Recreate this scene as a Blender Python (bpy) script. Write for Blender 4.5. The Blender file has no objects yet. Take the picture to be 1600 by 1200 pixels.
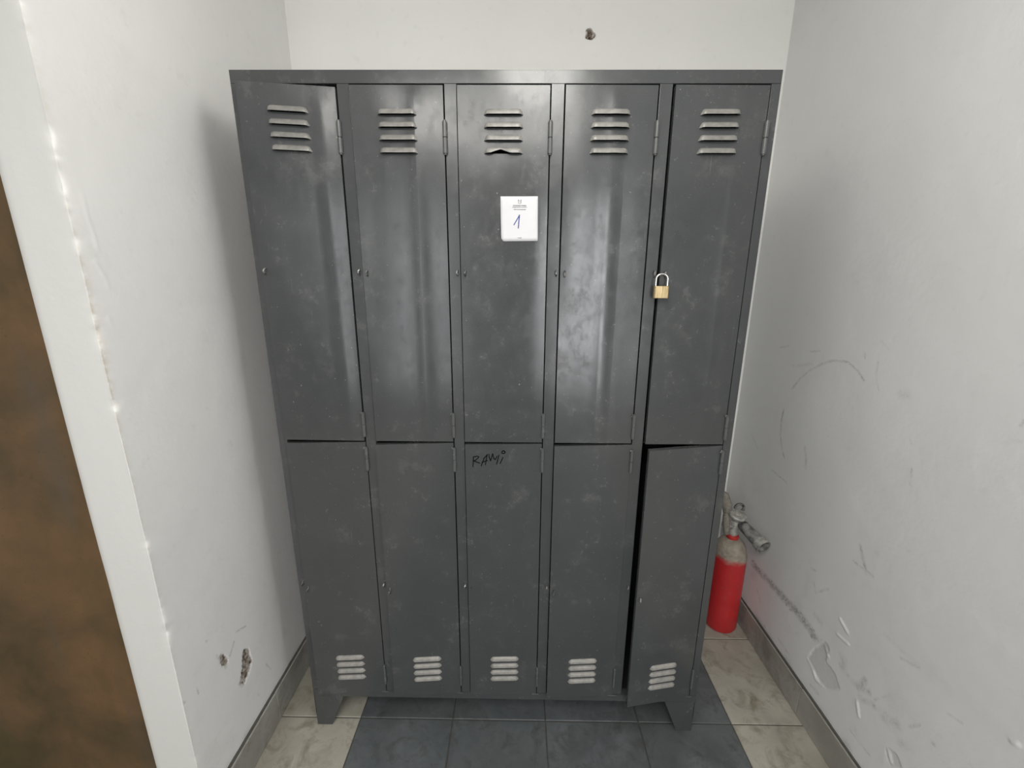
import bpy, math, random
import numpy as np
from mathutils import Matrix, Vector

SC = bpy.context.scene
COL = SC.collection
rnd = random.Random(7)

# ------------------------------------------------------------------ camera
CAM_POS = (0.0364, -1.1298, 1.4923)
PITCH, YAW, ROLL = 0.2475, -0.0121, 0.0055
fwd = Vector((math.sin(YAW) * math.cos(PITCH), math.cos(YAW) * math.cos(PITCH), -math.sin(PITCH)))
r0 = Vector((math.cos(YAW), -math.sin(YAW), 0)); u0 = r0.cross(fwd)
rt = r0 * math.cos(ROLL) + u0 * math.sin(ROLL); up = u0 * math.cos(ROLL) - r0 * math.sin(ROLL)
cd = bpy.data.cameras.new('camera'); cam = bpy.data.objects.new('camera', cd); COL.objects.link(cam)
cd.sensor_width = 36; cd.lens = 670.2 / 1600 * 36; cd.clip_start = 0.01
M = Matrix((rt, up, -fwd)).transposed().to_4x4(); M.translation = CAM_POS
cam.matrix_world = M
SC.camera = cam

# ------------------------------------------------------------------ world, lights, exposure
wd = bpy.data.worlds.new('world'); SC.world = wd; wd.use_nodes = True
wd.node_tree.nodes['Background'].inputs[0].default_value = (0.75, 0.85, 1.0, 1)
wd.node_tree.nodes['Background'].inputs[1].default_value = 0.4
SC.view_settings.view_transform = 'Standard'; SC.view_settings.look = 'None'
SC.view_settings.gamma = 1; SC.view_settings.use_curve_mapping = False
SC.view_settings.exposure = -0.25

def area(name, loc, direction, sx, sy, power, color):
    l = bpy.data.lights.new(name, 'AREA'); l.shape = 'RECTANGLE'; l.size = sx; l.size_y = sy
    l.energy = power; l.color = color
    o = bpy.data.objects.new(name, l); COL.objects.link(o); o.location = loc
    o.rotation_euler = Vector(direction).to_track_quat('-Z', 'Y').to_euler()
    return o
# daylight through the window in the far right wall of the room, and the ceiling lamp of the room
E_SIDE, E_RL, E_RR, E_LAMP, E_NICHE_FILL = 18, 15, 34, 27, 11
area('window_daylight', (2.66, -2.42, 1.45), (-1, 0, 0), 0.46, 1.5, E_SIDE, (0.95, 0.975, 1.0))
area('glazed_door_daylight', (-0.98, -3.56, 1.27), (0, 1, 0), 0.50, 1.9, E_RL, (0.97, 0.985, 1.0))
area('glazed_door_daylight', (0.80, -3.56, 1.27), (0, 1, 0), 0.46, 1.9, E_RR, (0.97, 0.985, 1.0))
area('ceiling_lamp_light', (-0.10, -1.80, 2.385), (0, 0, -1), 1.12, 1.02, E_LAMP, (1.0, 0.98, 0.945))
dl = bpy.data.lights.new('added_globe_light', 'POINT'); dl.energy = E_NICHE_FILL; dl.shadow_soft_size = 0.14; dl.color = (1.0, 0.98, 0.94)
added_light = bpy.data.objects.new('added_globe_light', dl); COL.objects.link(added_light); added_light.location = (0.10, -0.45, 2.17)  # added lamp, unseen above the alcove, to brighten the back wall

# ------------------------------------------------------------------ helpers
def link(o, parent=None):
    COL.objects.link(o)
    if parent is not None: o.parent = parent
    return o
def tag(o, label=None, cat=None, group=None, kind=None):
    if label: o['label'] = label
    if cat: o['category'] = cat
    if group: o['group'] = group
    if kind: o['kind'] = kind
    return o
def empty(name, loc):
    o = bpy.data.objects.new(name, None); COL.objects.link(o); o.location = loc
    o.empty_display_size = 0.05
    return o

class MB:
    """collects shapes in world coordinates; build() links them as one mesh object"""
    def __init__(s): s.v = []; s.f = []
    def add(s, vs, fs):
        n = len(s.v); s.v += [tuple(p) for p in vs]; s.f += [tuple(i + n for i in f) for f in fs]; return s
    def box(s, x0, x1, y0, y1, z0, z1):
        return s.add([(x0,y0,z0),(x1,y0,z0),(x1,y1,z0),(x0,y1,z0),(x0,y0,z1),(x1,y0,z1),(x1,y1,z1),(x0,y1,z1)],
                     [(0,3,2,1),(4,5,6,7),(0,1,5,4),(1,2,6,5),(2,3,7,6),(3,0,4,7)])
    def prism(s, poly, y0, y1):      # poly in xz, extruded in y
        n = len(poly); vs = [(x, y0, z) for x, z in poly] + [(x, y1, z) for x, z in poly]
        fs = [tuple(range(n)), tuple(range(2*n-1, n-1, -1))] + [(i, i+n, (i+1) % n + n, (i+1) % n) for i in range(n)]
        return s.add(vs, fs)
    def prism_z(s, poly, z0, z1):    # poly in xy, extruded in z
        n = len(poly); vs = [(x, y, z0) for x, y in poly] + [(x, y, z1) for x, y in poly]
        fs = [tuple(range(n-1, -1, -1)), tuple(range(n, 2*n))] + [(i, (i+1) % n, (i+1) % n + n, i+n) for i in range(n)]
        return s.add(vs, fs)
    def tube(s, pts, r, n=8, closed=False, cap=True):
        pts = [Vector(p) for p in pts]; m = len(pts)
        rs = r if isinstance(r, (list, tuple)) else [r] * m
        vs = []; ref = None
        for i, p in enumerate(pts):
            if closed: t = (pts[(i+1) % m] - pts[i-1])
            else: t = pts[min(i+1, m-1)] - pts[max(i-1, 0)]
            t.normalize()
            if ref is None:
                ref = Vector((0, 0, 1)) if abs(t.z) < .9 else Vector((1, 0, 0))
            a = (ref - t * ref.dot(t)).normalized(); ref = a; b = t.cross(a)
            for k in range(n):
                an = 2 * math.pi * k / n
                vs.append(p + (a * math.cos(an) + b * math.sin(an)) * rs[i])
        fs = []
        for i in range(m if closed else m - 1):
            j = (i + 1) % m
            for k in range(n):
                fs.append((i*n+k, i*n+(k+1) % n, j*n+(k+1) % n, j*n+k))
        if cap and not closed:
            fs.append(tuple(range(n-1, -1, -1))); fs.append(tuple((m-1)*n + k for k in range(n)))
        return s.add(vs, fs)
    def lathe(s, prof, c, axis=(0, 0, 1), n=32, cap=True):   # prof: (radius, along)
        ax = Vector(axis).normalized()
        a = ax.cross(Vector((0, 0, 1)) if abs(ax.z) < .9 else Vector((1, 0, 0))).normalized(); b = ax.cross(a)
        vs = []
        for r, h in prof:
            for k in range(n):
                an = 2 * math.pi * k / n
                vs.append(Vector(c) + ax * h + (a * math.cos(an) + b * math.sin(an)) * r)
        m = len(prof)
        fs = [(i*n+k, i*n+(k+1) % n, (i+1)*n+(k+1) % n, (i+1)*n+k) for i in range(m-1) for k in range(n)]
        if cap: fs.append(tuple(range(n-1, -1, -1))); fs.append(tuple((m-1)*n + k for k in range(n)))
        return s.add(vs, fs)
    def build(s, name, mat, parent=None, origin=None, bevel=0, smooth=False, seg=2):
        org = Vector(origin) if origin is not None else (parent_loc(parent) if parent is not None else Vector((0, 0, 0)))
        me = bpy.data.meshes.new(name)
        me.from_pydata([tuple(Vector(p) - org) for p in s.v], [], s.f)
        import bmesh
        bm = bmesh.new(); bm.from_mesh(me); bmesh.ops.recalc_face_normals(bm, faces=bm.faces); bm.to_mesh(me); bm.free()
        me.materials.append(mat); me.update()
        if smooth:
            me.shade_smooth()
            me.set_sharp_from_angle(angle=math.radians(40))
        o = bpy.data.objects.new(name, me); link(o, parent)
        if parent is None: o.location = org
        if bevel:
            b = o.modifiers.new('bevel', 'BEVEL'); b.width = bevel; b.segments = seg; b.limit_method = 'ANGLE'
        return o
def parent_loc(p):
    v = Vector((0, 0, 0))
    while p is not None:
        v = v + p.location; p = p.parent
    return v

def grid_mesh(name, P, attrs, mat, parent=None, flip=False, skip=None, extra=None):
    """P: ni x nj x 3 array of world points"""
    ni, nj = P.shape[:2]
    V = P.reshape(-1, 3)
    if parent is not None: V = V - np.array(parent_loc(parent))
    idx = np.arange(ni * nj).reshape(ni, nj)
    a, b, c, d = idx[:-1, :-1], idx[1:, :-1], idx[1:, 1:], idx[:-1, 1:]
    F = np.stack([a, b, c, d] if not flip else [a, d, c, b], -1)
    F = F[~skip] if skip is not None else F.reshape(-1, 4)
    me = bpy.data.meshes.new(name)
    me.vertices.add(len(V)); me.vertices.foreach_set('co', V.astype(np.float32).ravel())
    me.loops.add(F.size); me.loops.foreach_set('vertex_index', F.astype(np.int32).ravel())
    me.polygons.add(len(F)); me.polygons.foreach_set('loop_start', np.arange(0, F.size, 4, dtype=np.int32))
    me.update(calc_edges=True); me.validate()
    for k, arr in (attrs or {}).items():
        at = me.attributes.new(k, 'FLOAT', 'POINT'); at.data.foreach_set('value', arr.astype(np.float32).ravel())
    me.shade_smooth(); me.materials.append(mat)
    o = bpy.data.objects.new(name, me); link(o, parent)
    return o

def vnoise(x, y, seed, octs=3):
    """smooth value noise in [-1,1]"""
    out = 0; amp = 1; tot = 0
    for k in range(octs):
        g = np.random.RandomState(seed + 31 * k).rand(64, 64) * 2 - 1
        xi = np.floor(x).astype(int); yi = np.floor(y).astype(int)
        fx = x - xi; fy = y - yi; fx = fx*fx*(3-2*fx); fy = fy*fy*(3-2*fy)
        g00 = g[xi % 64, yi % 64]; g10 = g[(xi+1) % 64, yi % 64]; g01 = g[xi % 64, (yi+1) % 64]; g11 = g[(xi+1) % 64, (yi+1) % 64]
        out = out + amp * ((g00*(1-fx)+g10*fx)*(1-fy) + (g01*(1-fx)+g11*fx)*fy); tot += amp
        amp *= .5; x = x * 2.03 + 5.1; y = y * 2.03 + 9.7
    return out / tot
def seg_dist(A, B, pts):
    d = np.full(A.shape, 9.0)
    for (ax, ay), (bx, by) in zip(pts[:-1], pts[1:]):
        L2 = (bx-ax)**2 + (by-ay)**2 + 1e-12
        t = np.clip(((A-ax)*(bx-ax) + (B-ay)*(by-ay)) / L2, 0, 1)
        d = np.minimum(d, np.hypot(A-ax-t*(bx-ax), B-ay-t*(by-ay)))
    return d
def in_poly(A, B, poly):
    ins = np.zeros(A.shape, bool); n = len(poly)
    for i in range(n):
        x0, y0 = poly[i]; x1, y1 = poly[i-1]
        c = ((y0 > B) != (y1 > B)) & (A < (x1-x0) * (B-y0) / (y1-y0+1e-12) + x0)
        ins ^= c
    return ins

# ------------------------------------------------------------------ materials
class NT:
    def __init__(s, name):
        s.m = bpy.data.materials.new(name); s.m.use_nodes = True; s.t = s.m.node_tree
        s.b = s.t.nodes['Principled BSDF']; s.geo = None
    def n(s, typ, **kw):
        nd = s.t.nodes.new(typ)
        for k, v in kw.items():
            if k in nd.inputs: s.set(nd.inputs[k], v)
            else: setattr(nd, k, v)
        return nd
    def set(s, sock, v):
        if isinstance(v, bpy.types.NodeSocket): s.t.links.new(v, sock)
        elif isinstance(v, tuple) and len(v) == 3 and sock.type == 'RGBA': sock.default_value = (*v, 1)
        else: sock.default_value = v
    def pos(s, scale=None):
        if s.geo is None: s.geo = s.n('ShaderNodeNewGeometry')
        p = s.geo.outputs['Position']
        if scale is not None:
            mp = s.n('ShaderNodeVectorMath', operation='MULTIPLY'); s.set(mp.inputs[0], p); mp.inputs[1].default_value = scale
            return mp.outputs[0]
        return p
    def noise(s, scale, detail=4, rough=.55, vec=None, dist=0):
        nd = s.n('ShaderNodeTexNoise', Scale=scale, Detail=detail, Roughness=rough, Distortion=dist)
        s.set(nd.inputs['Vector'], vec if vec is not None else s.pos())
        return nd.outputs['Fac']
    def ramp(s, fac, a, b, lo=0.0, hi=1.0):
        mr = s.n('ShaderNodeMapRange'); s.set(mr.inputs['Value'], fac)
        for k, v in (('From Min', a), ('From Max', b), ('To Min', lo), ('To Max', hi)): mr.inputs[k].default_value = v
        return mr.outputs['Result']
    def mix(s, fac, a, b):
        mx = s.n('ShaderNodeMix', data_type='RGBA'); s.set(mx.inputs[0], fac); s.set(mx.inputs[6], a); s.set(mx.inputs[7], b)
        return mx.outputs[2]
    def math(s, op, a, b=0.0):
        m = s.n('ShaderNodeMath', operation=op); s.set(m.inputs[0], a); s.set(m.inputs[1], b); return m.outputs[0]
    def attr(s, name):
        return s.n('ShaderNodeAttribute', attribute_name=name).outputs['Fac']
    def bump(s, h, strength, dist=.002):
        b = s.n('ShaderNodeBump', Strength=strength, Distance=dist); s.set(b.inputs['Height'], h)
        s.set(s.b.inputs['Normal'], b.outputs[0])
    def out(s, color=None, rough=None, metal=None, spec=None):
        if color is not None: s.set(s.b.inputs['Base Color'], color)
        if rough is not None: s.set(s.b.inputs['Roughness'], rough)
        if metal is not None: s.b.inputs['Metallic'].default_value = metal
        if spec is not None: s.b.inputs['Specular IOR Level'].default_value = spec
        return s.m

def mat_wall(name, c1, c2):
    t = NT(name)
    base = t.mix(t.ramp(t.noise(2.2, 5), .35, .65), c1, c2)
    base = t.mix(t.ramp(t.noise(30, 4), .62, .78, 0, .25), base, (c1[0]*.8, c1[1]*.79, c1[2]*.77))
    brk = t.ramp(t.noise(160, 3, .7), .38, .60)
    st = t.math('MULTIPLY', t.attr('stain'), t.ramp(brk, 0, 1, .35, 1))
    base = t.mix(t.math('MINIMUM', st, 1.0), base, (.13, .125, .12))
    base = t.mix(t.math('MULTIPLY', t.attr('warm'), t.ramp(t.noise(70, 3), .35, .6)), base, (.46, .36, .22))
    base = t.mix(t.attr('peel'), base, t.mix(t.ramp(t.noise(90, 4), .4, .6), (.34, .33, .30), (.44, .43, .40)))
    base = t.mix(t.attr('endface_dimmed'), base, (.63, .625, .605))  # end face coloured greyer to offset too much light falling on it
    base = t.mix(t.attr('dirt'), base, t.mix(t.ramp(t.noise(140, 3), .42, .58), (.05, .035, .025), (.32, .25, .19)))
    t.bump(t.noise(55, 6, .6), .18, .003)
    return t.out(base, .62, spec=.3)
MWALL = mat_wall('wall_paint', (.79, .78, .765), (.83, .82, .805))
MWALLR = mat_wall('wall_paint_right', (.75, .755, .755), (.79, .795, .795))
MWALLB = mat_wall('wall_paint_back', (.83, .82, .785), (.86, .85, .815))

t = NT('plain_plaster'); MPLAIN = t.out(t.mix(t.noise(3), (.80, .79, .77), (.85, .84, .82)), .7)

def mat_enamel(name, k=1.0, dust=0.0):
    t = NT(name)
    n1 = t.ramp(t.noise(5, 5, .6), .3, .7)
    base = t.mix(n1, (.052*k, .055*k, .057*k), (.063*k, .066*k, .067*k))
    dusty = t.ramp(t.noise(10, 8, .72), .55, .80, 0, .26)
    base = t.mix(dusty, base, (.23, .225, .21))
    spots = t.ramp(t.noise(150, 2, .5), .73, .80, 0, .55)
    base = t.mix(spots, base, (.35, .345, .33))
    scr = t.ramp(t.noise(1.0, 3, .6, t.pos((190, 190, 7))), .70, .80, 0, .22)
    base = t.mix(scr, base, (.26, .26, .25))
    if dust: base = t.mix(t.ramp(t.noise(60, 5, .65), .25, .65, dust*.45, dust), base, (.47, .445, .405))
    rg = t.math('ADD', t.ramp(t.noise(4.5, 6, .68), .3, .7, .13, .25), t.ramp(dusty, 0, .26, 0, .20))
    rg = t.math('ADD', rg, t.ramp(t.noise(1, 6, .7, t.pos((38, 38, 24))), .48, .72, 0, .10))
    base = t.mix(t.ramp(t.noise(500, 2, .6), .56, .75, 0, .10), base, (.26, .255, .245))
    if dust: rg = t.math('ADD', rg, .3 * dust)
    t.bump(t.math('ADD', t.noise(9, 3), t.math('MULTIPLY', t.noise(420, 2), .04)), .10, .004)
    return t.out(base, rg, spec=.55)
MEN = mat_enamel('grey_enamel')
MLOUV = mat_enamel('dusty_enamel', 1.1, .44)
MLOUVL = mat_enamel('very_dusty_enamel', 1.1, .62)
MHINGE = mat_enamel('hinge_enamel', 1.2, .06)
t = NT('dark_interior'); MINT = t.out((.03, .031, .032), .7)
t = NT('bare_steel'); MSTEEL = t.out(t.mix(t.noise(90), (.45, .45, .44), (.66, .65, .63)), .32, metal=1.0)
t = NT('worn_steel'); MWORN = t.out(t.mix(t.ramp(t.noise(120), .4, .6), (.10, .10, .10), (.42, .41, .40)), .38, metal=.7)
t = NT('chrome'); MCHROME = t.out((.82, .82, .80), .16, metal=1.0)
t = NT('brass')
MBRASS = t.out(t.mix(t.ramp(t.noise(1, 4, .6, t.pos((260, 40, 40))), .35, .65), (.42, .31, .155), (.60, .47, .27)), .36, metal=.8)
t = NT('paper'); t.bump(t.noise(60), .1, .002); MPAPER = t.out(t.mix(t.noise(40), (.66, .66, .68), (.70, .70, .715)), .8, spec=.2)
t = NT('blue_ink'); MBLUE = t.out((.035, .045, .26), .6)
t = NT('grey_print'); MPRINT = t.out((.16, .16, .165), .8)
t = NT('marker_ink'); MMARK = t.out((.004, .004, .004), .9, spec=.05)

def mat_tile(name, a, b, d, rough):
    t = NT(name)
    base = t.mix(t.ramp(t.noise(7, 6, .62), .32, .68), a, b)
    base = t.mix(t.ramp(t.noise(14, 7, .7, dist=.6), .50, .72, 0, .8), base, d)
    base = t.mix(t.ramp(t.noise(3.0, 3, .6), .45, .62, 0, .35), base, d)
    base = t.mix(t.ramp(t.noise(140, 3, .6), .66, .76, 0, .5), base, (d[0]*.5, d[1]*.5, d[2]*.5))
    t.bump(t.noise(90, 4), .12, .002)
    return t.out(base, t.ramp(t.noise(9, 4), .3, .7, rough, rough + .2), spec=.4)
MBEIGE = mat_tile('beige_tile', (.335, .32, .27), (.43, .41, .35), (.15, .13, .09), .42)
MDARK = mat_tile('slate_tile', (.078, .087, .092), (.14, .151, .157), (.045, .046, .044), .38)
MSKIRT = mat_tile('skirting_tile', (.32, .31, .285), (.40, .39, .355), (.16, .15, .13), .42)
t = NT('grout'); MGROUT = t.out(t.mix(t.noise(60), (.055, .052, .045), (.10, .095, .085)), .9)

t = NT('brown_mottled')
b1 = t.mix(t.ramp(t.noise(4.5, 6, .6, dist=.4), .35, .65), (.065, .045, .021), (.135, .078, .036))
b1 = t.mix(t.ramp(t.noise(3.2, 5, .6, t.pos((1, 1, .6))), .52, .68, 0, .7), b1, (.05, .042, .016))
b1 = t.mix(t.ramp(t.noise(2.5, 4, .6, t.pos((3, 1, .5))), .55, .70, 0, .75), b1, (.085, .068, .05))
b1 = t.mix(t.ramp(t.noise(150, 3), .62, .75, 0, .5), b1, (.05, .035, .025))
t.bump(t.noise(40, 5), .2, .003)
MBROWN = t.out(b1, .6, spec=.25)

# ================================================================== SETTING
XL, XR = -0.783, 1.038
YB_L, YB_R = 0.631, 0.741       # the back wall runs slightly askew
CEIL = 2.48
STUB_Y = -0.306                 # near end of the left wall
STUB_X = -0.910

R_ST = [[(0.394, 1.0974), (0.3604, 1.1429), (0.3219, 1.1804), (0.2665, 1.2162), (0.217, 1.2378), (0.1593, 1.2441), (0.1152, 1.226), (0.0869, 1.2044)], [(0.4199, 1.013), (0.4242, 0.968), (0.4132, 0.9078), (0.3915, 0.86), (0.366, 0.8347)], [(0.2731, 0.9175), (0.2594, 0.8861), (0.2525, 0.8519)], [(0.6001, 0.8403), (0.5424, 0.8006)], [(0.4303, 0.7595), (0.3322, 0.7541)], [(0.5036, 1.2316), (0.4515, 1.2462)], [(0.3341, 1.2457), (0.2867, 1.2559)], [(0.41, 1.1795), (0.3134, 1.2066)], [(0.1036, 1.2816), (0.0999, 1.2677)], [(0.052, 1.2655), (0.0498, 1.2261), (0.0303, 1.1909)], [(-0.0935, 1.0924), (-0.0981, 1.0834)], [(-0.1163, 1.0231), (-0.1215, 0.9814)], [(0.0584, 1.3231), (0.0276, 1.306)], [(-0.2903, 1.1616), (-0.3033, 1.1755), (-0.3188, 1.1774)], [(-0.3092, 1.2076), (-0.313, 1.2194)], [(-0.038, 1.1984), (-0.0571, 1.2047)], [(0.4518, 0.3185), (0.3278, 0.3255), (0.2382, 0.3329), (0.1739, 0.3375), (0.1027, 0.3365), (0.064, 0.3251)], [(-0.0212, 0.738), (-0.0417, 0.7029), (-0.0603, 0.6739)], [(-0.0106, 0.6765), (-0.0831, 0.6819)], [(0.1448, 0.5337), (0.117, 0.5433)], [(0.1159, 0.5014), (0.1016, 0.4701), (0.0535, 0.5257)], [(0.4001, 0.2426), (0.3587, 0.2005)], [(0.4433, 0.1056), (0.3181, 0.1313), (0.2439, 0.1136)], [(0.23, 0.1602), (0.1546, 0.1557)], [(-0.0489, 0.3631), (-0.0552, 0.3396)], [(-0.0819, 0.3316), (-0.1135, 0.3308)], [(-0.1194, 0.3375), (-0.1519, 0.354)], [(-0.135, 0.3772), (-0.1209, 0.332)], [(-0.134, 0.3109), (-0.1778, 0.3357)], [(-0.2101, 0.3411), (-0.2432, 0.3598)], [(-0.2096, 0.5339), (-0.2585, 0.5553)], [(-0.1539, 0.5547), (-0.2572, 0.5601)], [(-0.3426, 0.5162), (-0.3719, 0.5275)], [(-0.2745, 0.3876), (-0.2961, 0.4224)], [(-0.3331, 0.4136), (-0.3353, 0.4129)], [(-0.2653, 0.3218), (-0.2754, 0.3289)], [(-0.1289, 0.184), (-0.2029, 0.1877)], [(-0.1736, 0.3517), (-0.2104, 0.4133)], [(0.0386, 0.1537), (0.0053, 0.1594)], [(0.0322, 0.333), (0.0072, 0.3271)], [(0.0828, 0.3956), (0.0581, 0.3948)]]
# width (m) and strength of each scuff, same order
R_WS = {0: (.0035, .6), 1: (.004, .9), 2: (.007, .45), 3: (.003, .4), 7: (.006, .2), 12: (.004, .2), 13: (.004, .15), 15: (.014, .22),
        16: (.018, .9), 17: (.006, .75), 18: (.004, .6), 22: (.007, .6), 23: (.004, .5), 24: (.018, .4), 25: (.010, .5), 26: (.012, .6), 27: (.010, .6),
        28: (.010, .45), 29: (.020, .35), 30: (.004, .4), 31: (.008, .15), 34: (.006, .8), 35: (.014, .25), 38: (.008, .5), 39: (.014, .45), 40: (.014, .35)}
R_PEEL = [[(0.0657, 0.2744), (0.0272, 0.3499), (0.0033, 0.3467), (0.0071, 0.2916), (-0.0383, 0.2903), (-0.0626, 0.2637), (-0.0402, 0.2335), (0.0018, 0.2006), (0.0288, 0.211), (0.0821, 0.2196)], [(-0.2384, 0.2705), (-0.2637, 0.2818), (-0.286, 0.266), (-0.2568, 0.2369), (-0.2408, 0.2491)]]
R_RIDGE = [[(0.078, 0.2239), (0.0446, 0.2141), (0.0246, 0.1951), (-0.0018, 0.2049)], [(-0.0118, 0.4715), (-0.0451, 0.4555)], [(-0.0134, 0.4171), (-0.0342, 0.4189), (-0.0575, 0.4239)], [(-0.1283, 0.2893), (-0.1444, 0.2573)], [(0.0178, 0.3319), (0.0004, 0.3185)], [(-0.4562, 0.5882), (-0.4651, 0.5952)], [(-0.2428, 0.2661), (-0.2578, 0.2453)]]
L_ST = [[(-0.1794, 0.4729), (-0.1575, 0.4079), (-0.1355, 0.4266), (-0.1116, 0.4515)], [(-0.171, 0.4572), (-0.1514, 0.4153)], [(-0.2588, 0.4585), (-0.2592, 0.4361)], [(0.0038, 0.2471), (0.0234, 0.2051)], [(-0.1222, 0.3103), (-0.1118, 0.2861)], [(-0.0974, 0.4729), (-0.0543, 0.4531)], [(-0.3023, 0.4625), (-0.2999, 0.4558)], [(-0.0543, 0.1916), (-0.0494, 0.1801)], [(-0.2043, 0.5481), (-0.2025, 0.5431)]]
L_PEEL = [[(-0.0832, 0.3936), (-0.062, 0.3791), (-0.0526, 0.3237), (-0.0712, 0.2978), (-0.0996, 0.284), (-0.1185, 0.306), (-0.0959, 0.3403)], [(-0.1729, 0.4661), (-0.1556, 0.4513), (-0.1417, 0.4191), (-0.1568, 0.4107), (-0.1696, 0.4351)]]
BAND = [[(-0.8114, 0.4028), (-0.819, 0.3569)], [(-0.8085, 0.3306), (-0.8075, 0.328)], [(-0.8671, 0.2731), (-0.8655, 0.2704)], [(-0.8222, 0.2763), (-0.8176, 0.273)], [(-0.8824, 0.5691), (-0.8818, 0.5673)], [(-0.7878, 1.6309), (-0.7861, 1.6289)], [(-0.8149, 1.6868), (-0.8136, 1.6848)], [(-0.8344, 1.6071), (-0.833, 1.6054)]]
L_RIDGE = [[(-0.2709, 1.6348), (-0.2722, 1.5979), (-0.2662, 1.5638), (-0.2661, 1.5402)], [(-0.2754, 1.513), (-0.2618, 1.4796), (-0.2611, 1.464)], [(-0.2748, 1.4049), (-0.27, 1.3884)]]

def zero(A): return np.zeros(A.shape)
def stroke(at, A, B, pts, w, k, seed):
    d = seg_dist(A, B, pts) / w
    n = .55 + .6 * vnoise(A * 90, B * 90, seed, 2)
    np.maximum(at, k * np.clip(1.25 - d, 0, 1) * np.clip(n, 0, 1.2), out=at)

# ---- right wall
ys = np.arange(-0.62, 0.761, .004); zs = np.arange(0, CEIL + .001, .004)
A, B = np.meshgrid(ys, zs, indexing='ij')
stain, peel, warm, dirt, off = (zero(A) for _ in range(5))
for i, pts in enumerate(R_ST):
    w, k = R_WS.get(i, (.003, .5)); stroke(stain, A, B, pts, w, k, 100 + i)
hr = random.Random(11)
mp = R_ST[16]
for q in range(46):
    f = hr.random() * (len(mp) - 1); i = int(f); f -= i
    cy = mp[i][0] + (mp[i+1][0] - mp[i][0]) * f + hr.gauss(0, .004); cz = mp[i][1] + (mp[i+1][1] - mp[i][1]) * f + hr.gauss(0, .006)
    ln = hr.uniform(.008, .022)
    stroke(stain, A, B, [(cy + ln*.5, cz - ln*.45), (cy - ln*.5, cz + ln*.45)], .003, hr.uniform(.8, 1.4), 400 + q)
for poly in R_PEEL:
    m = in_poly(A + .004 * vnoise(A*60, B*60, 5), B + .004 * vnoise(A*60, B*60, 6), poly)
    peel[m] = .3; off[m] -= .0020
for pts in R_RIDGE:
    off += .003 * np.clip(1.2 - seg_dist(A, B, pts) / .005, 0, 1)
# general grime low on the wall
stain = np.maximum(stain, .22 * np.clip(vnoise(A*14, B*14, 9) - .25, 0, 1) * np.clip(1 - B / .9, 0, 1) * 2)
stain = np.maximum(stain, .55 * np.exp(-np.abs(B - .125) / .012) * np.clip(.35 + vnoise(A*30, B*30, 19), 0, 1))
off += .0016 * vnoise(A*3, B*3, 11) + .0005 * vnoise(A*25, B*25, 12)
P = np.stack([XR - off, A, B], -1)
wall_right = grid_mesh('wall_right', P, dict(stain=stain, peel=peel, warm=warm, dirt=dirt), MWALLR)
tag(wall_right, 'scuffed pale grey painted wall right of the lockers', kind='structure')
MB().box(XR + .006, XR + .12, -.62, .76, 0, CEIL).build('wall_core', MPLAIN, wall_right)

# ---- left wall stub: inner face, near end, rounded outer corner
sec = [(XL, y) for y in np.arange(.645, STUB_Y + .001, -.004)] + [(XL, STUB_Y)]
n_face = len(sec)
sec += [(XL - .0025, STUB_Y)]
sec += [(x, STUB_Y) for x in np.arange(XL - .006, STUB_X + .030, -.004)]
sec += [(STUB_X + .03 - .03*math.sin(a), STUB_Y + .03 - .03*math.cos(a)) for a in np.linspace(0, math.pi/2, 10)]
sec += [(STUB_X, y) for y in (-.2, 0, .3, .645)]
S = np.array(sec); ni = len(S)
X2 = np.repeat(S[:, :1], len(zs), 1); Y2 = np.repeat(S[:, 1:], len(zs), 1); Z2 = np.repeat(zs[None], ni, 0)
face = (np.arange(ni) < n_face)[:, None] & np.ones_like(Z2, bool)
stain, peel, warm, dirt = (zero(Z2) for _ in range(4)); off = zero(Z2)
A = np.where(face, Y2, 9.0); B = Z2
for i, pts in enumerate(L_ST): stroke(stain, A, B, pts, .004 if i < 2 else .003, .6, 200 + i)
for poly in L_PEEL:
    m = in_poly(A + .004 * vnoise(A*70, B*70, 15), B + .006 * vnoise(A*70, B*70, 16), poly) & face
    dirt[m] = np.clip(.75 + .8 * vnoise(A*120, B*120, 17), 0, 1)[m]; off[m] -= .003
for pts in L_RIDGE:
    off += np.where(face, .0007 * np.clip(1.2 - seg_dist(A, B, pts) / .004, 0, 1), 0)
stain = np.maximum(stain, np.where(face, .10 * np.clip(vnoise(A*16, B*16, 29) - .2, 0, 1) * np.clip(1.3 - B / .7, .3, 1) * 2, 0))
stain = np.maximum(stain, np.where(face, .4 * np.exp(-np.abs(B - .125) / .008) * np.clip(.35 + vnoise(A*30, B*30, 19), 0, 1), 0))
A2 = np.where(~face, X2, 9.0)
for i, pts in enumerate(BAND): stroke(stain, A2, B, pts, .003, .7, 240 + i)
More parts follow.
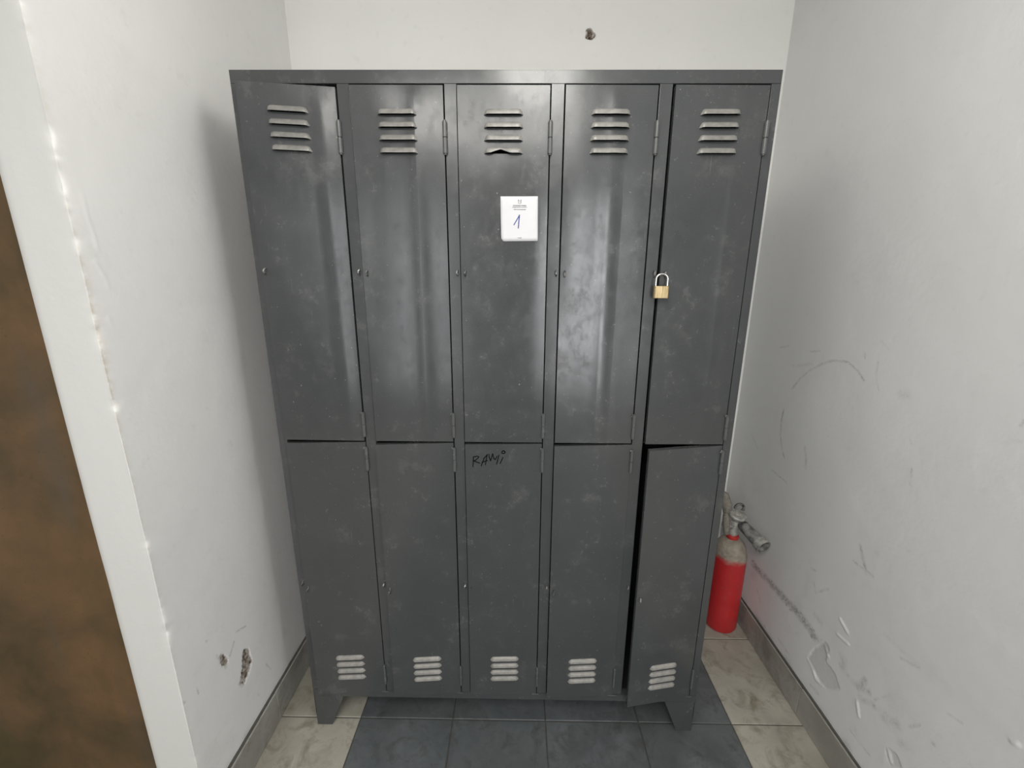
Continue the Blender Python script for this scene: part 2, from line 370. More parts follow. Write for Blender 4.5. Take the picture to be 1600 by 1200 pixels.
# yellowed plaster along the chipped near corner
dc = np.abs(X2 - XL) + np.abs(Y2 - STUB_Y)
warm = .40 * np.exp(-dc / .008) * np.exp(-((Z2 - 1.37) / .16) ** 2) + .18 * np.exp(-dc / .006)
off += np.where(face, .0014 * vnoise(Y2*3, Z2*3, 21) + .0004 * vnoise(Y2*25, Z2*25, 22), 0)
chip = np.clip(vnoise(Z2*22, Z2*0 + 3.3, 41, 4) - .12, 0, 1) * .010 * np.exp(-dc / .006)
wav = .0016 * vnoise(Z2*5, Z2*0 + 1.7, 43, 3) * np.exp(-dc / .03)
X2 = X2 + np.where(face, off, 0) - chip + wav
Y2 = Y2 + chip + np.where(~face, .0010 * vnoise(X2*12, Z2*4, 44), 0)
wall_left = grid_mesh('wall_left', np.stack([X2, Y2, Z2], -1), dict(stain=stain, peel=peel, warm=warm, dirt=dirt, endface_dimmed=np.where(face, 0.0, 1.0)), MWALL)
wall_left.data.set_sharp_from_angle(angle=math.radians(35))
tag(wall_left, 'off-white plaster wall stub left of the lockers with a chipped corner', kind='structure')

# ---- back wall with the broken plaster hole
def back_y(x): return YB_L + (YB_R - YB_L) * (x - XL) / (XR - XL)
HX, HZ = .2905, 2.343
xs = np.unique(np.round(np.concatenate([np.arange(XL - .05, XR + .09, .04), np.arange(HX - .04, HX + .04, .0012)]), 5))
zz = np.unique(np.round(np.concatenate([np.arange(0, CEIL, .04), [CEIL], np.arange(HZ - .035, HZ + .035, .0012)]), 5))
A, B = np.meshgrid(xs, zz, indexing='ij')
ang = np.arctan2(B - HZ, A - HX); rad = np.hypot((A - HX), (B - HZ) * 1.12)
edge = .0195 + .0022*np.cos(3*ang + .6) + .0018*np.cos(2*ang + 2.2) + .0012*np.cos(5*ang)
m = np.clip((edge - rad) / .003, 0, 1)
depth = m * (.012 + .006 * vnoise(A*160, B*160, 51)) - .002 * np.exp(-((rad - edge - .001) / .002) ** 2)
chips = np.clip(1.4 - np.hypot(A - HX + .0125, (B - HZ - .006) * .75) / .005, 0, 1) + np.clip(1.4 - np.hypot(A - HX - .012, (B - HZ + .001) * .8) / .0045, 0, 1)
depth = depth * (1 - .85 * np.clip(chips, 0, 1))
dirt = m * (1 - .9 * np.clip(chips, 0, 1))
P = np.stack([A, back_y(A) + depth, B], -1)
wall_back = grid_mesh('wall_back', P, dict(stain=zero(A), peel=zero(A), warm=np.clip(m, 0, 1) * np.clip(chips, 0, 1) * .5, dirt=dirt), MWALLB)
tag(wall_back, 'cream painted wall behind the lockers with a small broken plaster hole', kind='structure')
MB().prism_z([(XL-.13, back_y(XL-.13)+.03), (XR+.12, back_y(XR+.12)+.03), (XR+.12, back_y(XR)+.15), (XL-.13, back_y(XR)+.15)], 0, CEIL).build('wall_core', MPLAIN, wall_back)

# ---- ceiling and the rest of the room behind the camera
o = MB().box(-2.42, 2.82, -3.72, .88, CEIL, CEIL + .1).build('ceiling', MPLAIN); tag(o, 'plain white ceiling over the room and alcove', kind='structure')
GD = [(-1.26, -.70), (.54, 1.06)]        # glazed doors in the rear wall
w = MB(); xe = [-2.42] + [v for g in GD for v in g] + [2.82]
for a, b in zip(xe[0::2], xe[1::2]): w.box(a, b, -3.72, -3.6, 0, CEIL)
for a, b in GD: w.box(a, b, -3.72, -3.6, 2.26, CEIL)
t = NT('grey_plaster'); MGREY = t.out(t.mix(t.noise(3), (.34, .34, .34), (.40, .40, .39)), .7)
o = w.build('wall_rear', MGREY); tag(o, 'plain plaster wall with two glazed doors behind the viewpoint', kind='structure')
o = MB().box(-2.42, -2.3, -3.6, .0, 0, CEIL).build('wall_far_left', MPLAIN); tag(o, 'plain plaster wall at the far left of the room', kind='structure')
w = MB(); WY0, WY1, WZ0, WZ1 = -2.75, -2.09, .68, 2.22
w.box(2.7, 2.82, -3.6, WY0, 0, CEIL).box(2.7, 2.82, WY1, -.50, 0, CEIL).box(2.7, 2.82, WY0, WY1, 0, WZ0).box(2.7, 2.82, WY0, WY1, WZ1, CEIL)
o = w.build('wall_far_right', MPLAIN); tag(o, 'plain plaster wall with the window at the far right of the room', kind='structure')
o = MB().box(XR + .12, 2.7, -.62, -.50, 0, CEIL).build('wall_front_right', MPLAIN); tag(o, 'plain plaster wall returning right of the alcove', kind='structure')
w = MB().box(-2.3, -1.86, -.27, -.13, 0, CEIL).box(-1.86, STUB_X, -.27, -.13, 2.12, CEIL)
o = w.build('wall_front_left', MPLAIN); tag(o, 'plain plaster wall left of the brown door', kind='structure')
# window frame
t = NT('white_frame'); MFRAME = t.out((.75, .75, .74), .4)
w = MB(); f = .05
w.box(2.69, 2.76, WY0, WY0+f, WZ0, WZ1).box(2.69, 2.76, WY1-f, WY1, WZ0, WZ1).box(2.69, 2.76, WY0+f, WY1-f, WZ0, WZ0+f).box(2.69, 2.76, WY0+f, WY1-f, WZ1-f, WZ1)
o = w.build('window_1', MFRAME, bevel=.004); tag(o, 'white framed daylight window in the far right wall', kind='structure')
t = NT('glass'); t.b.inputs['Transmission Weight'].default_value = 1; MGLASS = t.out((1, 1, 1), .02)
MB().box(2.72, 2.726, WY0+f, WY1-f, WZ0+f, WZ1-f).build('pane', MGLASS, o)

for k, (a, b) in enumerate(GD):
    w = MB(); f = .03
    w.box(a, a+f, -3.66, -3.59, 0, 2.26).box(b-f, b, -3.66, -3.59, 0, 2.26).box(a+f, b-f, -3.66, -3.59, 2.22, 2.26).box(a+f, b-f, -3.66, -3.59, 0, .30)
    o = w.build('door_%d' % (k + 2), MFRAME, bevel=.003); tag(o, ('narrow', 'slim')[k] + ' white framed glazed door behind the viewpoint', kind='structure')
    MB().box(a+f, b-f, -3.63, -3.624, .30, 2.22).build('pane', MGLASS, o)

# ---- brown door at the far left
door1 = MB().box(-1.86, STUB_X - .002, -.285, -.245, .005, 2.12).build('door_1', MBROWN, bevel=.003)
tag(door1, 'mottled rusty brown door panel at the left edge beside the wall end', kind='structure')
hd = MB().tube([(-1.78, -.285, 1.03), (-1.78, -.33, 1.03), (-1.68, -.33, 1.03)], .009, 10)
hd.build('door_handle', MSTEEL, door1, smooth=True)

# ---- floor: grout bed and single tiles
floor = MB().box(-2.42, 2.82, -3.72, .85, -.1, -.0035).build('floor', MGROUT); tag(floor, 'tiled floor with beige tiles bordering a strip of slate grey tiles', kind='structure')
xc = [XL + .004 - .32*4, XL + .004 - .32*3, XL + .004 - .32*2, XL + .004 - .32, XL + .004, -.497, -.1765, .144, .4645, .785, XR - .004] + [XR - .004 + .32*k for k in range(1, 6)]
yr = [.745 - .36*k for k in range(0, 13)]
tile_mesh = {}
def tile(x0, x1, y0, y1, mat):
    g = .0018
    key = (round(x1-x0, 3), round(y1-y0, 3), mat.name)
    cx, cy = (x0+x1)/2, (y0+y1)/2
    if key not in tile_mesh:
        hx, hy = (x1-x0)/2 - g, (y1-y0)/2 - g; b = .0016
        me = bpy.data.meshes.new('floor_tile')
        me.from_pydata([(-hx,-hy,-.012),(hx,-hy,-.012),(hx,hy,-.012),(-hx,hy,-.012),(-hx,-hy,-b),(hx,-hy,-b),(hx,hy,-b),(-hx,hy,-b),(-hx+b,-hy+b,0),(hx-b,-hy+b,0),(hx-b,hy-b,0),(-hx+b,hy-b,0)], [],
                       [(0,1,5,4),(1,2,6,5),(2,3,7,6),(3,0,4,7),(4,5,9,8),(5,6,10,9),(6,7,11,10),(7,4,8,11),(8,9,10,11)])
        me.materials.append(mat); tile_mesh[key] = me
    o = bpy.data.objects.new('floor_tile', tile_mesh[key]); link(o, floor)
    o.location = (cx, cy, rnd.uniform(-.0004, 0)); o.rotation_euler = (rnd.uniform(-.0006, .0006), rnd.uniform(-.0006, .0006), 0)
for j in range(len(yr) - 1):
    y1, y0 = yr[j], yr[j+1]
    for i in range(len(xc) - 1):
        x0, x1 = xc[i], xc[i+1]
        inside = x0 > XL - .01 and x1 < XR + .01
        if not inside and y1 > (-.3 if x0 < 0 else -.6):
            lim = -.272 if x0 < 0 else -.622       # cut tiles up to the brown door and the wall return
            if y0 < lim: tile(x0, x1, y0, lim, MBEIGE)
            continue
        tile(x0, x1, y0, y1, MDARK if -.5 < x0 < .78 else MBEIGE)

# ---- skirting tiles
def skirting(name, label, side, ystart, yend, joints):
    x = XL if side < 0 else XR
    s = 1 if side < 0 else -1
    def bx(d0, d1, y0, y1, z0, z1):
        a, b = sorted((x + s*d0, x + s*d1)); return MB().box(a, b, y0, y1, z0, z1)
    base = bx(-.004, .0065, ystart, yend, 0, .1215).build(name, MGROUT, bevel=.002)
    tag(base, label, kind='structure')
    ys_ = [ystart] + joints + [yend]
    for a, b in zip(ys_[:-1], ys_[1:]):
        dz = rnd.uniform(-.0015, .0015)
        bx(.003, .0115 + rnd.uniform(0, .001), a + .001, b - .001, .001, .117 + dz).build('skirting_tile', MSKIRT, base, bevel=.0015)
    return base
skirting('baseboard_left', 'grimy beige tile skirting along the left wall', -1, STUB_Y + .002, .62, [.012, .372])
skirting('baseboard_right', 'grey beige tile skirting along the right wall', 1, -.61, .73, [-.298, .062, .422])

# ================================================================== STEEL LOCKER
LW, LH, LD = .6358, 1.95, .42
Z_BOT, Z_TOP = .122, 1.922
locker = empty('steel_locker', (0, .2, 0))
tag(locker, 'worn dark grey steel locker cabinet with ten louvred doors in two rows', 'locker')
MB().box(-LW, LW, 0, LD, LH - .0012, LH).box(-LW, LW, LD-.002, LD, Z_TOP, LH).build('top_panel', MEN, locker)
MB().box(-LW, LW, 0, .0015, Z_TOP, LH - .001).box(-LW, LW, 0, .022, Z_TOP, Z_TOP + .0015).build('top_rail', MEN, locker, bevel=.0006)
for s in (-1, 1):
    MB().box(s*LW - .0006 - (s > 0)*.0008, s*LW + .0006 + (s < 0)*.0008, .0005, LD, Z_BOT, LH - .001).build('side_panel', MEN, locker)
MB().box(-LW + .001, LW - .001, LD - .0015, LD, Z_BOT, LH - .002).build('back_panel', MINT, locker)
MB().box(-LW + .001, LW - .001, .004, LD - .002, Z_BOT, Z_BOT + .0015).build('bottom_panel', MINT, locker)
MB().box(-LW, LW, 0, .0015, Z_BOT, .150).box(-LW, LW, 0, .022, .1485, .150).build('bottom_rail', MEN, locker, bevel=.0006)
STILES = [(-.6358, -.613), (-.3885, -.361), (-.1385, -.1105), (.1105, .1405), (.3605, .3895), (.615, .6358)]
for a, b in STILES:
    MB().box(a, b, 0, .0016, .150, Z_TOP).box(a, a + .0014, .001, .024, .150, Z_TOP).box(b - .0014, b, .001, .024, .150, Z_TOP).build('stile', MEN, locker, bevel=.0006)
for a, b in STILES[1:-1]:
    c = (a + b) / 2
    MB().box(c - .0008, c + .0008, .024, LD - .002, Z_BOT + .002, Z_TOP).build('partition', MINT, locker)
for k in range(5):
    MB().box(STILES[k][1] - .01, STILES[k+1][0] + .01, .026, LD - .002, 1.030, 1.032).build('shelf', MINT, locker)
# tapered sheet steel feet, folded round the corner
for s in (-1, 1):
    f = MB().prism([(s*.6358, Z_BOT), (s*.5365, Z_BOT), (s*.585, 0), (s*.6350, 0)][::s], 0, .0018)
    f.prism_z([(s*.6358, 0), (s*.6340, 0), (s*.6340, .08), (s*.6358, .08)][::s], .05, Z_BOT)
    f.add([(s*.6350, 0, 0), (s*.6350, .042, 0), (s*.6358, .10, Z_BOT), (s*.6358, 0, Z_BOT)], [(0, 1, 2, 3)])
    f.build('foot', MEN, locker)
    MB().prism([(s*.6358, Z_BOT), (s*.5365, Z_BOT), (s*.585, 0), (s*.6350, 0)][::s], LD - .0018, LD).build('foot', MEN, locker)

def eye_loop(c, ry=.010, rz=.0070, r=.0022):
    """small bent rod standing out of a surface at c, loop in the yz plane"""
    x, y, z = c
    pts = [(x, y + .002, z - rz)] + [(x + .001*math.sin(a*3), y - ry*math.sin(a), z - rz*math.cos(a)) for a in np.linspace(.15, math.pi - .15, 9)] + [(x, y + .002, z + rz)]
    return MB().tube(pts, r, 6)

LOUV_UP = [1.8560, 1.8287, 1.8013, 1.7740]
LOUV_LO = [.2890, .2630, .2370, .2110]
LWID = .092

class Door:
    def __init__(s, col, row, x0, x1, z0, z1, open_top, open_bot, seed, skew=0.0, ridge=None, dent=None):
        s.x0, s.x1, s.z0, s.z1, s.w = x0, x1, z0, z1, x1 - x0
        s.ot, s.ob, s.seed, s.skew, s.ridge, s.dent = open_top, open_bot, seed, skew, ridge, dent
        s.lips = LOUV_UP if row == 0 else LOUV_LO
        s.u0 = s.w/2 - LWID/2 + (.004 if row else 0)
    def at(s, u, z, out=0.0):
        """point on the sagging, slightly buckled door sheet; u from the free edge"""
        u = np.asarray(u, float); z = np.asarray(z, float)
        tt = (z - s.z0) / (s.z1 - s.z0)
        fr = (s.w - u) / s.w
        op = (s.ot * tt + s.ob * (1 - tt))
        fade = np.clip(np.minimum(u, s.w - u) / .03, 0, 1) * np.clip(np.minimum(z - s.z0, s.z1 - z) / .03, 0, 1) * .8 + .2
        wp = .0024 * vnoise(u*5.5 + s.seed, z*2.6 + 3*s.seed, 300 + s.seed, 2) * fade
        if s.ridge is not None: wp = wp + .0022 * np.exp(-((u - s.ridge) / .014) ** 2) * fade
        x = s.x1 - (s.w - u) * np.cos(np.arcsin(np.clip(op / s.w, -1, 1))) - op * 0
        y = -.0015 - op * fr - wp * .8 - out
        return x, y, z + s.skew * fr
    def build(s, mat):
        us = np.unique(np.round(np.concatenate([np.linspace(0, s.w, 17), [s.u0 + .006, s.u0 + LWID - .006]]), 5))
        zl = [np.linspace(s.z0, s.z1, 45)]
        for l in s.lips: zl.append([l + .0004, l + .0100])
        zs_ = np.unique(np.round(np.concatenate(zl), 5))
        U, Z = np.meshgrid(us, zs_, indexing='ij')
        x, y, z = s.at(U, Z)
        # folded edge returns
        P = np.stack([x, y, z], -1)
        uc = (us[:-1] + us[1:]) / 2; zc = (zs_[:-1] + zs_[1:]) / 2
        UC, ZC = np.meshgrid(uc, zc, indexing='ij')
        skip = np.zeros(UC.shape, bool)
        for l in s.lips: skip |= (UC > s.u0 + .006) & (UC < s.u0 + LWID - .006) & (ZC > l + .0004) & (ZC < l + .0100)
        o = grid_mesh('door', P, None, mat, locker, skip=skip)
        me = o.data
        import bmesh
        bm = bmesh.new(); bm.from_mesh(me)
        bm.verts.ensure_lookup_table()
        ni, nj = P.shape[:2]
        ring = [i*nj for i in range(ni)] + [(ni-1)*nj + j for j in range(1, nj)] + [i*nj + nj-1 for i in range(ni-2, -1, -1)] + [j for j in range(nj-2, 0, -1)]
        R0 = [bm.verts[k] for k in ring]; n = len(R0)
        l1 = [bm.verts.new((v.co.x, v.co.y + .0016, v.co.z)) for v in R0]
        l2 = [bm.verts.new((v.co.x, v.co.y + .0165, v.co.z)) for v in R0]
        for k in range(n):
            k2 = (k+1) % n
            bm.faces.new((R0[k], R0[k2], l1[k2], l1[k])); bm.faces.new((l1[k], l1[k2], l2[k2], l2[k]))
        bmesh.ops.recalc_face_normals(bm, faces=bm.faces)
        for f in bm.faces: f.smooth = True
        bm.to_mesh(me); bm.free()
        me.set_sharp_from_angle(angle=math.radians(50))
        # louvres
        for q, l in enumerate(s.lips):
            a = np.linspace(0, 1, 19); b = np.linspace(0, 1, 7)
            Sg, T = np.meshgrid(a, b, indexing='ij')
            ed = np.clip(np.minimum(Sg, 1 - Sg) / .13, 0, 1); ed = np.sqrt(np.clip(1 - (1 - ed) ** 2, 0, 1))
            hg, LPRO = (.0138, .0115) if s.z0 > 1 else (.0115, .0075)
            h = hg * (.12 + .88 * ed)
            bulge = LPRO * (.04 + .96 * ed) * np.sqrt(np.clip(1 - T ** 2, 0, 1)) ** .9
            zz_ = l + h * T
            if s.dent == q:
                kk = np.clip(1 - np.abs(Sg - .42) / .26, 0, 1)
                zz_ = zz_ + .0085 * kk * (1 - T); bulge = bulge * (1 - .35 * kk)
            x, y, z = s.at(s.u0 + LWID * Sg, zz_, bulge + .0002)
            lo = grid_mesh('louvre', np.stack([x, y, z], -1), None, MLOUV if s.z0 > 1 else MLOUVL, o)
        s.o = o
        return o

gap = .0022
doors = {}
UP = [  # x0, x1, open at top, open at bottom, skew, ridge, dent
    (-.612, -.3925, .026, .006, .0035, .185, None),
    (-.3595, -.1415, .002, .001, 0, .150, None),
    (-.1085, .1075, .001, .001, 0, None, 3),
    (.1435, .3565, .002, .002, 0, .118, None),
    (.3955, .6120, .003, .005, 0, .160, None)]
LO = [
    (-.6115, -.3905, .006, .012, -.003, None, None),
    (-.3595, -.1415, .007, .012, -.005, None, None),
    (-.1085, .1075, .004, .004, -.003, None, None),
    (.1425, .3600, .006, .010, -.005, None, None),
    (.3960, .6120, .036, .038, -.004, None, None)]
for k in range(5):
    x0, x1, ot, ob, sk, rg, dn = UP[k]
    doors[0, k] = Door(k, 0, x0, x1, 1.0385, 1.9185 - (.004 if k == 0 else 0), ot, ob, 3 + k*5, sk, rg, dn)
    x0, x1, ot, ob, sk, rg, dn = LO[k]
    doors[1, k] = Door(k, 1, x0, x1, .1485, 1.0345, ot, ob, 4 + k*7, sk, rg, dn)
for key, d in doors.items():
    o = d.build(MEN)
    if key == (1, 4): tag(o, 'lower door hanging ajar')
    if key == (0, 0): tag(o, 'upper door with its free edge sprung open')

# hinges: two knuckles on a pin at the right edge of each door
for k in range(5):
    for z0, z1, r in ((1.773, 1.843, .0056), (1.054, 1.122, .0048), (.951, 1.019, .0048), (.185, .258, .0038)):
        row = 0 if z0 > 1.03 else 1
        xh = (doors[row, k].x1 + STILES[k+1][0]) / 2 + .0008
        zm = (z0 + z1) / 2
        h = MB()
        for a, b in ((z0, zm - .0006), (zm + .0006, z1)):
            h.lathe([(r*.6, a), (r, a + .001), (r, b - .001), (r*.6, b)], (xh, -.0045, 0), n=12)
        h.lathe([(r*.7, z0 - .002), (r*.7, z1 + .002)], (xh, -.0045, 0), n=10)
        h.build('hinge', MHINGE, locker, smooth=True)
        if z0 in (1.054, .951):   # weld bead at the hinge end
            zc = z1 if z0 == 1.054 else z1
            wb = MB()
            for q in range(4):
                wb.lathe([(.0005, -.002), (.0022, -.001), (.0026, .0005), (.0008, .002)], (xh - .004 + rnd.uniform(-.003, .003), -.005, zc + rnd.uniform(-.004, .002)), axis=(0, -1, 0), n=7)
            wb.build('weld_bead', MHINGE, locker, smooth=True)

# padlock eyes on stiles and doors
for k in range(5):
    sx = STILES[k][1] - .0075
    if k > 0: eye_loop((sx, 0, 1.499)).build('padlock_eye', MWORN, locker, smooth=True)
    eye_loop((sx, 0, .566)).build('padlock_eye', MWORN if k in (0, 3, 4) else MSTEEL, locker, smooth=True)
    for row, z in ((0, 1.497), (1, .556)):
        d = doors[row, k]
        if row == 1 and k == 2: continue
        p = d.at(.011, z); eye_loop(tuple(float(v) for v in p)).build('padlock_eye', MWORN, d.o, smooth=True)
# empty rivet hole where an eye is missing
p = [float(v) for v in doors[1, 2].at(.010, .562)]
MB().lathe([(.0026, -.0012), (.0026, .0004)], p, axis=(0, 1, 0), n=10).build('rivet_hole', MINT, doors[1, 2].o)
# small weld plates at the foot of the stiles
for k, (a, b) in enumerate(STILES[1:]):
    MB().box(a - .016, a + (.006 if k != 3 else .014), -.0035, -.0015, .146, .1495).build('weld_bead', MHINGE, locker, bevel=.001)

# marker scrawl on the middle lower door
WRITE = [[(-0.0852, 0.9967), (-0.0871, 0.9672)], [(-0.0852, 0.9967), (-0.0734, 0.9988), (-0.07, 0.9956), (-0.0792, 0.9865), (-0.085, 0.9845), (-0.068, 0.9773)], [(-0.0636, 0.9687), (-0.0553, 0.9922), (-0.0462, 1.0032), (-0.049, 0.9898), (-0.0515, 0.9726)], [(-0.0612, 0.9798), (-0.0463, 0.9849)], [(-0.0416, 1.0045), (-0.0406, 0.9948), (-0.0368, 0.9845), (-0.0308, 1.0058)], [(-0.0303, 1.0041), (-0.0277, 0.9912), (-0.0232, 0.9881), (-0.0186, 0.9979)], [(-0.0132, 1.0012), (-0.0196, 0.9739)], [(-0.0018, 0.994), (-0.0096, 0.976)]]
WRITE.append([(-.0005 + .0046*math.cos(a), 1.0103 + .0042*math.sin(a)) for a in np.linspace(0, 2*math.pi, 13)])
def ribbon(mb, pts, w, fn, step=.004):
    """flat pen line of width w along 2-D points, mapped to 3-D by fn(a, b, height)"""
    fine = []
    for (a0, b0), (a1, b1) in zip(pts[:-1], pts[1:]):
        n = max(2, int(math.hypot(a1-a0, b1-b0) / step))
        fine += [(a0 + (a1-a0)*i/n, b0 + (b1-b0)*i/n) for i in range(n)]
    fine.append(pts[-1])
    for (a0, b0), (a1, b1) in zip(fine[:-1], fine[1:]):
        L = math.hypot(a1-a0, b1-b0) + 1e-9; ex, ey = (a1-a0)/L*w*.5, (b1-b0)/L*w*.5; px, py = -ey, ex
        c = [(a0-ex+px, b0-ey+py), (a0-ex-px, b0-ey-py), (a1+ex-px, b1+ey-py), (a1+ex+px, b1+ey+py)]
        mb.add([fn(a, b, .0004) for a, b in c] + [fn(a, b, -.0003) for a, b in c], [(0,1,2,3), (7,6,5,4), (0,4,5,1), (1,5,6,2), (2,6,7,3), (3,7,4,0)])
d = doors[1, 2]
mb = MB()
def on_door(a, b, h): return tuple(float(v) for v in d.at(a - d.x0, b, h + .0003))
for pts in WRITE: ribbon(mb, pts, .0024, on_door)
tag(mb.build('marker_writing', MMARK, d.o), 'black handwritten scrawl')

# ================================================================== PAPER NOTE
du = doors[0, 2]
PX, PZ = .0385, 1.6275
note = empty('paper_note', (PX, float(du.at(PX - du.x0, PZ)[1]) - .001, PZ))
tag(note, 'small white paper note with a blue handwritten 1 stuck on upper middle door', 'note')
K = .000129      # metres per unit of the note drawing
def note_pt(a, b, h=0.0):
    x = PX + (a - 625) * K; z = PZ - (b - 622) * K
    sx, sz = (a - 625) / 355, (b - 622) / 405
    curl = .0022 * max(0, sx - .35) ** 2 + .0030 * max(0, sz - .45) ** 2 + .0016 * max(0, -sx - .6) ** 2
    y = float(du.at(x - du.x0, z)[1]) - .0007 - curl - h
    return (x, y, z)
na, nb = 13, 13
G = np.zeros((na, nb, 3)); G2 = np.zeros((na, nb, 3))
for i in range(na):
    for j in range(nb):
        s_, r_ = i/(na-1), j/(nb-1)
        a = (1-r_)*(265 + 707*s_) + r_*(279 + 706*s_); b = (1-s_)*(218 + 812*r_) + s_*(215 + 803*r_)
        if i == 0 and j == na-1: a, b = 318, 1024
        if i == 0 and j == na-2: a, b = 280, 975
        G[i, j] = note_pt(a, b); G2[i, j] = note_pt(a, b, -.0003)
sheet = grid_mesh('sheet', G, None, MPAPER, note, flip=True)
so = sheet.modifiers.new('thickness', 'SOLIDIFY'); so.thickness = .0003; so.offset = -1
mb = MB()
ribbon(mb, [(525, 722), (575, 640), (628, 552)], 17, note_pt, 30)
ribbon(mb, [(628, 552), (618, 660), (608, 782)], 19, note_pt, 30)
tag(mb.build('handwritten_number', MBLUE, note), 'blue ink handwritten 1')
mb = MB()
for pts in ([(604, 275), (606, 335), (622, 344)], [(657, 275), (655, 335), (638, 344)], [(604, 275), (620, 300)], [(657, 275), (642, 300)], [(640, 315), (648, 322)]):
    ribbon(mb, pts, 7, note_pt, 30)
mb.build('printed_emblem', MPRINT, note)
rr = random.Random(3)
for yb, a0, a1, hgt in ((378, 508, 750, 15), (408, 492, 765, 12), (448, 520, 742, 13), (962, 604, 668, 14)):
    mb = MB(); a = a0
    while a < a1:
        wdt = rr.uniform(8, 20)
        ribbon(mb, [(a, yb + rr.uniform(-2, 2)), (min(a + wdt, a1), yb + rr.uniform(-2, 2))], hgt * rr.uniform(.5, .9), note_pt, 30)
        a += wdt + rr.uniform(3, 8)
    o = mb.build('printed_line', MPRINT, note); o['kind'] = 'stuff'

# ================================================================== PADLOCK
lx, lz = .3972, 1.4540
ly = -.019
pad = empty('padlock', (lx, ly, lz - .0152))
tag(pad, 'small brass padlock with steel shackle hanging on the upper right door', 'padlock')
body = MB()
hw, hd, ch = .0185, .0075, .003
body.prism_z([(lx-hw+ch, ly-hd), (lx-.003, ly-hd), (lx-.001, ly-hd-.0003), (lx+hw-ch, ly-hd), (lx+hw, ly-hd+ch), (lx+hw, ly+hd-ch), (lx+hw-ch, ly+hd), (lx-hw+ch, ly+hd), (lx-hw, ly+hd-ch), (lx-hw, ly-hd+ch)], lz-.0152, lz+.0152)
body.build('body', MBRASS, pad, bevel=.0012)
sp = [(lx - .0145, ly, lz + .012), (lx - .0145, ly, lz + .030)] + [(lx - .0145*math.cos(a), ly, lz + .032 + .0125*math.sin(a)) for a in np.linspace(.1, math.pi - .1, 11)] + [(lx + .0145, ly, lz + .030), (lx + .0145, ly, lz + .012)]
MB().tube(sp, .0023, 10).build('shackle', MCHROME, pad, smooth=True)
MB().lathe([(.0045, -.0004), (.0045, .001)], (lx, ly, lz - .0152), n=14).build('keyway', MWORN, pad)

# ================================================================== FIRE EXTINGUISHER
t = NT('extinguisher_red')
sepz = t.n('ShaderNodeSeparateXYZ'); t.set(sepz.inputs[0], t.pos())
lim = t.math('ADD', sepz.outputs['Z'], t.math('MULTIPLY', t.math('SUBTRACT', t.noise(16, 4), .5), .09))
dustm = t.ramp(lim, .335, .362)
red = t.mix(t.noise(18, 5), (.40, .018, .022), (.55, .03, .032))
red = t.mix(t.ramp(t.noise(60, 5), .58, .75, 0, .35), red, (.30, .11, .09))
dst = t.mix(t.ramp(t.noise(45, 6, .65), .35, .65), (.23, .20, .16), (.37, .32, .26))
dst = t.mix(t.ramp(t.noise(9, 3), .55, .65, 0, .7), dst, (.11, .09, .07))
MRED = t.out(t.mix(dustm, red, dst), t.ramp(dustm, 0, 1, .38, .85), spec=.4)
t = NT('dusty_cast'); MCAST = t.out(t.mix(t.ramp(t.noise(70, 5), .35, .65), (.27, .26, .24), (.50, .48, .44)), .55, metal=.25)
t = NT('dusty_black'); MBLK = t.out(t.mix(t.ramp(t.noise(60, 5), .42, .68), (.03, .03, .03), (.26, .25, .24)), .6)
t = NT('dusty_cream'); MDUST = t.out(t.mix(t.ramp(t.noise(50, 5), .35, .65), (.13, .12, .10), (.29, .265, .22)), .8)
t = NT('dusty_horn'); MHORN = t.out(t.mix(t.ramp(t.noise(35, 5), .38, .62), (.07, .07, .07), (.30, .295, .285)), .6)
t = NT('red_ring'); MREDR = t.out((.5, .03, .03), .45)
ex, ey = .9450, .470
ext = empty('fire_extinguisher', (ex, ey, 0))
tag(ext, 'red fire extinguisher with dust-covered shoulder on the floor behind the locker', 'extinguisher')
R_ = .0655
prof = [(.050, 0), (.060, .003), (R_, .014), (R_, .10), (R_, .22), (R_, .345)] + [(.018 + (R_-.018)*math.cos(a), .345 + .088*math.sin(a)) for a in np.linspace(.12, math.pi/2, 12)]
MB().lathe(prof, (ex, ey, 0), n=40).build('cylinder', MRED, ext, smooth=True)
MB().lathe([(.021, .430), (.024, .434), (.024, .444), (.020, .448)], (ex, ey, 0), n=24).build('neck_ring', MREDR, ext, smooth=True)
v = MB().lathe([(.016, .446), (.018, .452), (.018, .470), (.014, .474), (.014, .492), (.019, .496), (.019, .512), (.012, .518), (.010, .538)], (ex, ey, 0), n=20)
v.tube([(ex - .005, ey, .487), (ex - .045, ey + .01, .490)], [.011, .009], 12)
v.build('valve', MCAST, ext, smooth=True)
MB().lathe([(.008, 0), (.030, .002), (.034, .006), (.034, .012), (.030, .016), (.012, .017), (.010, .020), (.001, .0205)], (ex + .003, ey - .006, .534), axis=(.05, -.28, 1), n=28).build('hand_wheel', MCAST, ext, smooth=True)
MB().tube([(ex + .022 + .018*math.cos(a), ey + .018, .560 + .017*math.sin(a)) for a in np.linspace(0, 2*math.pi, 17)[:-1]], .0058, 8, closed=True).build('lanyard_ring', MBLK, ext, smooth=True)
# carrying handle reaching back over the valve
h = MB().tube([(ex - .010, ey + .004, .492), (ex - .026, ey + .014, .535), (ex - .030, ey + .020, .570), (ex - .036, ey + .045, .600), (ex - .040, ey + .085, .598), (ex - .041, ey + .10, .590)], [.014, .017, .020, .021, .017, .008], 12)
h.build('carry_handle', MDUST, ext, smooth=True)
MB().tube([(ex - .030, ey - .004, .455), (ex - .036, ey - .006, .500), (ex - .040, ey + .004, .545)], [.012, .015, .010], 10).build('squeeze_lever', MDUST, ext, smooth=True)
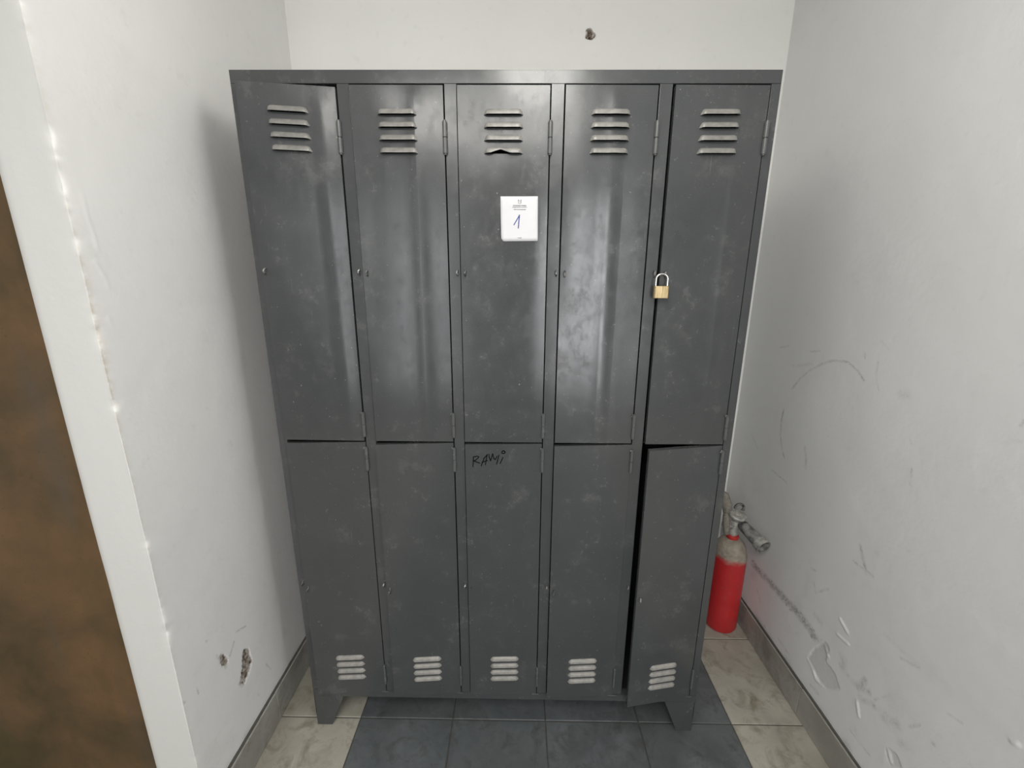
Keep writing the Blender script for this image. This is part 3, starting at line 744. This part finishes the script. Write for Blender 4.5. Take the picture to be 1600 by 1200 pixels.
# discharge horn swung forward
hx0, hx1 = Vector((ex + .020, ey - .012, .506)), Vector((1.0010, ey - .125, .4735))
dr = (hx1 - hx0); L = dr.length
MB().lathe([(.010, -.02), (.016, .0), (.022, .012), (.0235, .05), (.025, L*.75), (.0275, L - .006), (.0290, L), (.0265, L), (.0235, L - .012), (.019, L*.6), (.004, L*.55)], hx0, axis=dr, n=28).build('discharge_horn', MHORN, ext, smooth=True)
MB().lathe([(.0255, L*.78), (.0282, L*.79), (.0302, L - .004), (.0304, L + .002), (.0284, L + .002)], hx0, axis=dr, n=28, cap=False).build('horn_rim', MCAST, ext, smooth=True)

# ================================================================== CEILING LAMP (behind the viewpoint) and added globe lamp (out of view)
lamp = empty('ceiling_lamp', (-.10, -1.80, CEIL))
tag(lamp, 'rectangular white ceiling lamp behind the viewpoint', 'lamp')
MB().box(-.68, .48, -2.33, -1.27, 2.40, CEIL).build('housing', MFRAME, lamp, bevel=.006)
t = NT('lamp_diffuser'); t.b.inputs['Emission Color'].default_value = (1, .965, .9, 1); t.b.inputs['Emission Strength'].default_value = 3.0
MDIF = t.out((.8, .8, .8), .5)
MB().box(-.66, .46, -2.31, -1.29, 2.392, 2.401).build('diffuser', MDIF, lamp)
added_globe = empty('added_globe_lamp', (.10, -.45, CEIL))
tag(added_globe, 'added opal globe lamp, unseen above the alcove mouth, to brighten its walls', 'lamp')
MB().lathe([(.06, CEIL), (.06, CEIL - .02), (.012, CEIL - .03), (.012, CEIL - .14), (.045, CEIL - .15)], (.10, -.45, 0), n=24).build('stem', MFRAME, added_globe, smooth=True)
t = NT('added_opal_globe'); tb = t.n('ShaderNodeBsdfTransparent'); tb.inputs[0].default_value = (.92, .92, .90, 1)
te = t.n('ShaderNodeEmission'); te.inputs[0].default_value = (1, .98, .94, 1); te.inputs[1].default_value = 1.2
ta = t.n('ShaderNodeAddShader'); t.t.links.new(tb.outputs[0], ta.inputs[0]); t.t.links.new(te.outputs[0], ta.inputs[1])
t.t.links.new(ta.outputs[0], t.t.nodes['Material Output'].inputs['Surface'])
MB().lathe([(.150*math.sin(a), CEIL - .29 + .150*math.cos(a)) for a in np.linspace(.25, math.pi - .01, 18)], (.10, -.45, 0), n=32, cap=False).build('globe', t.m, added_globe, smooth=True)
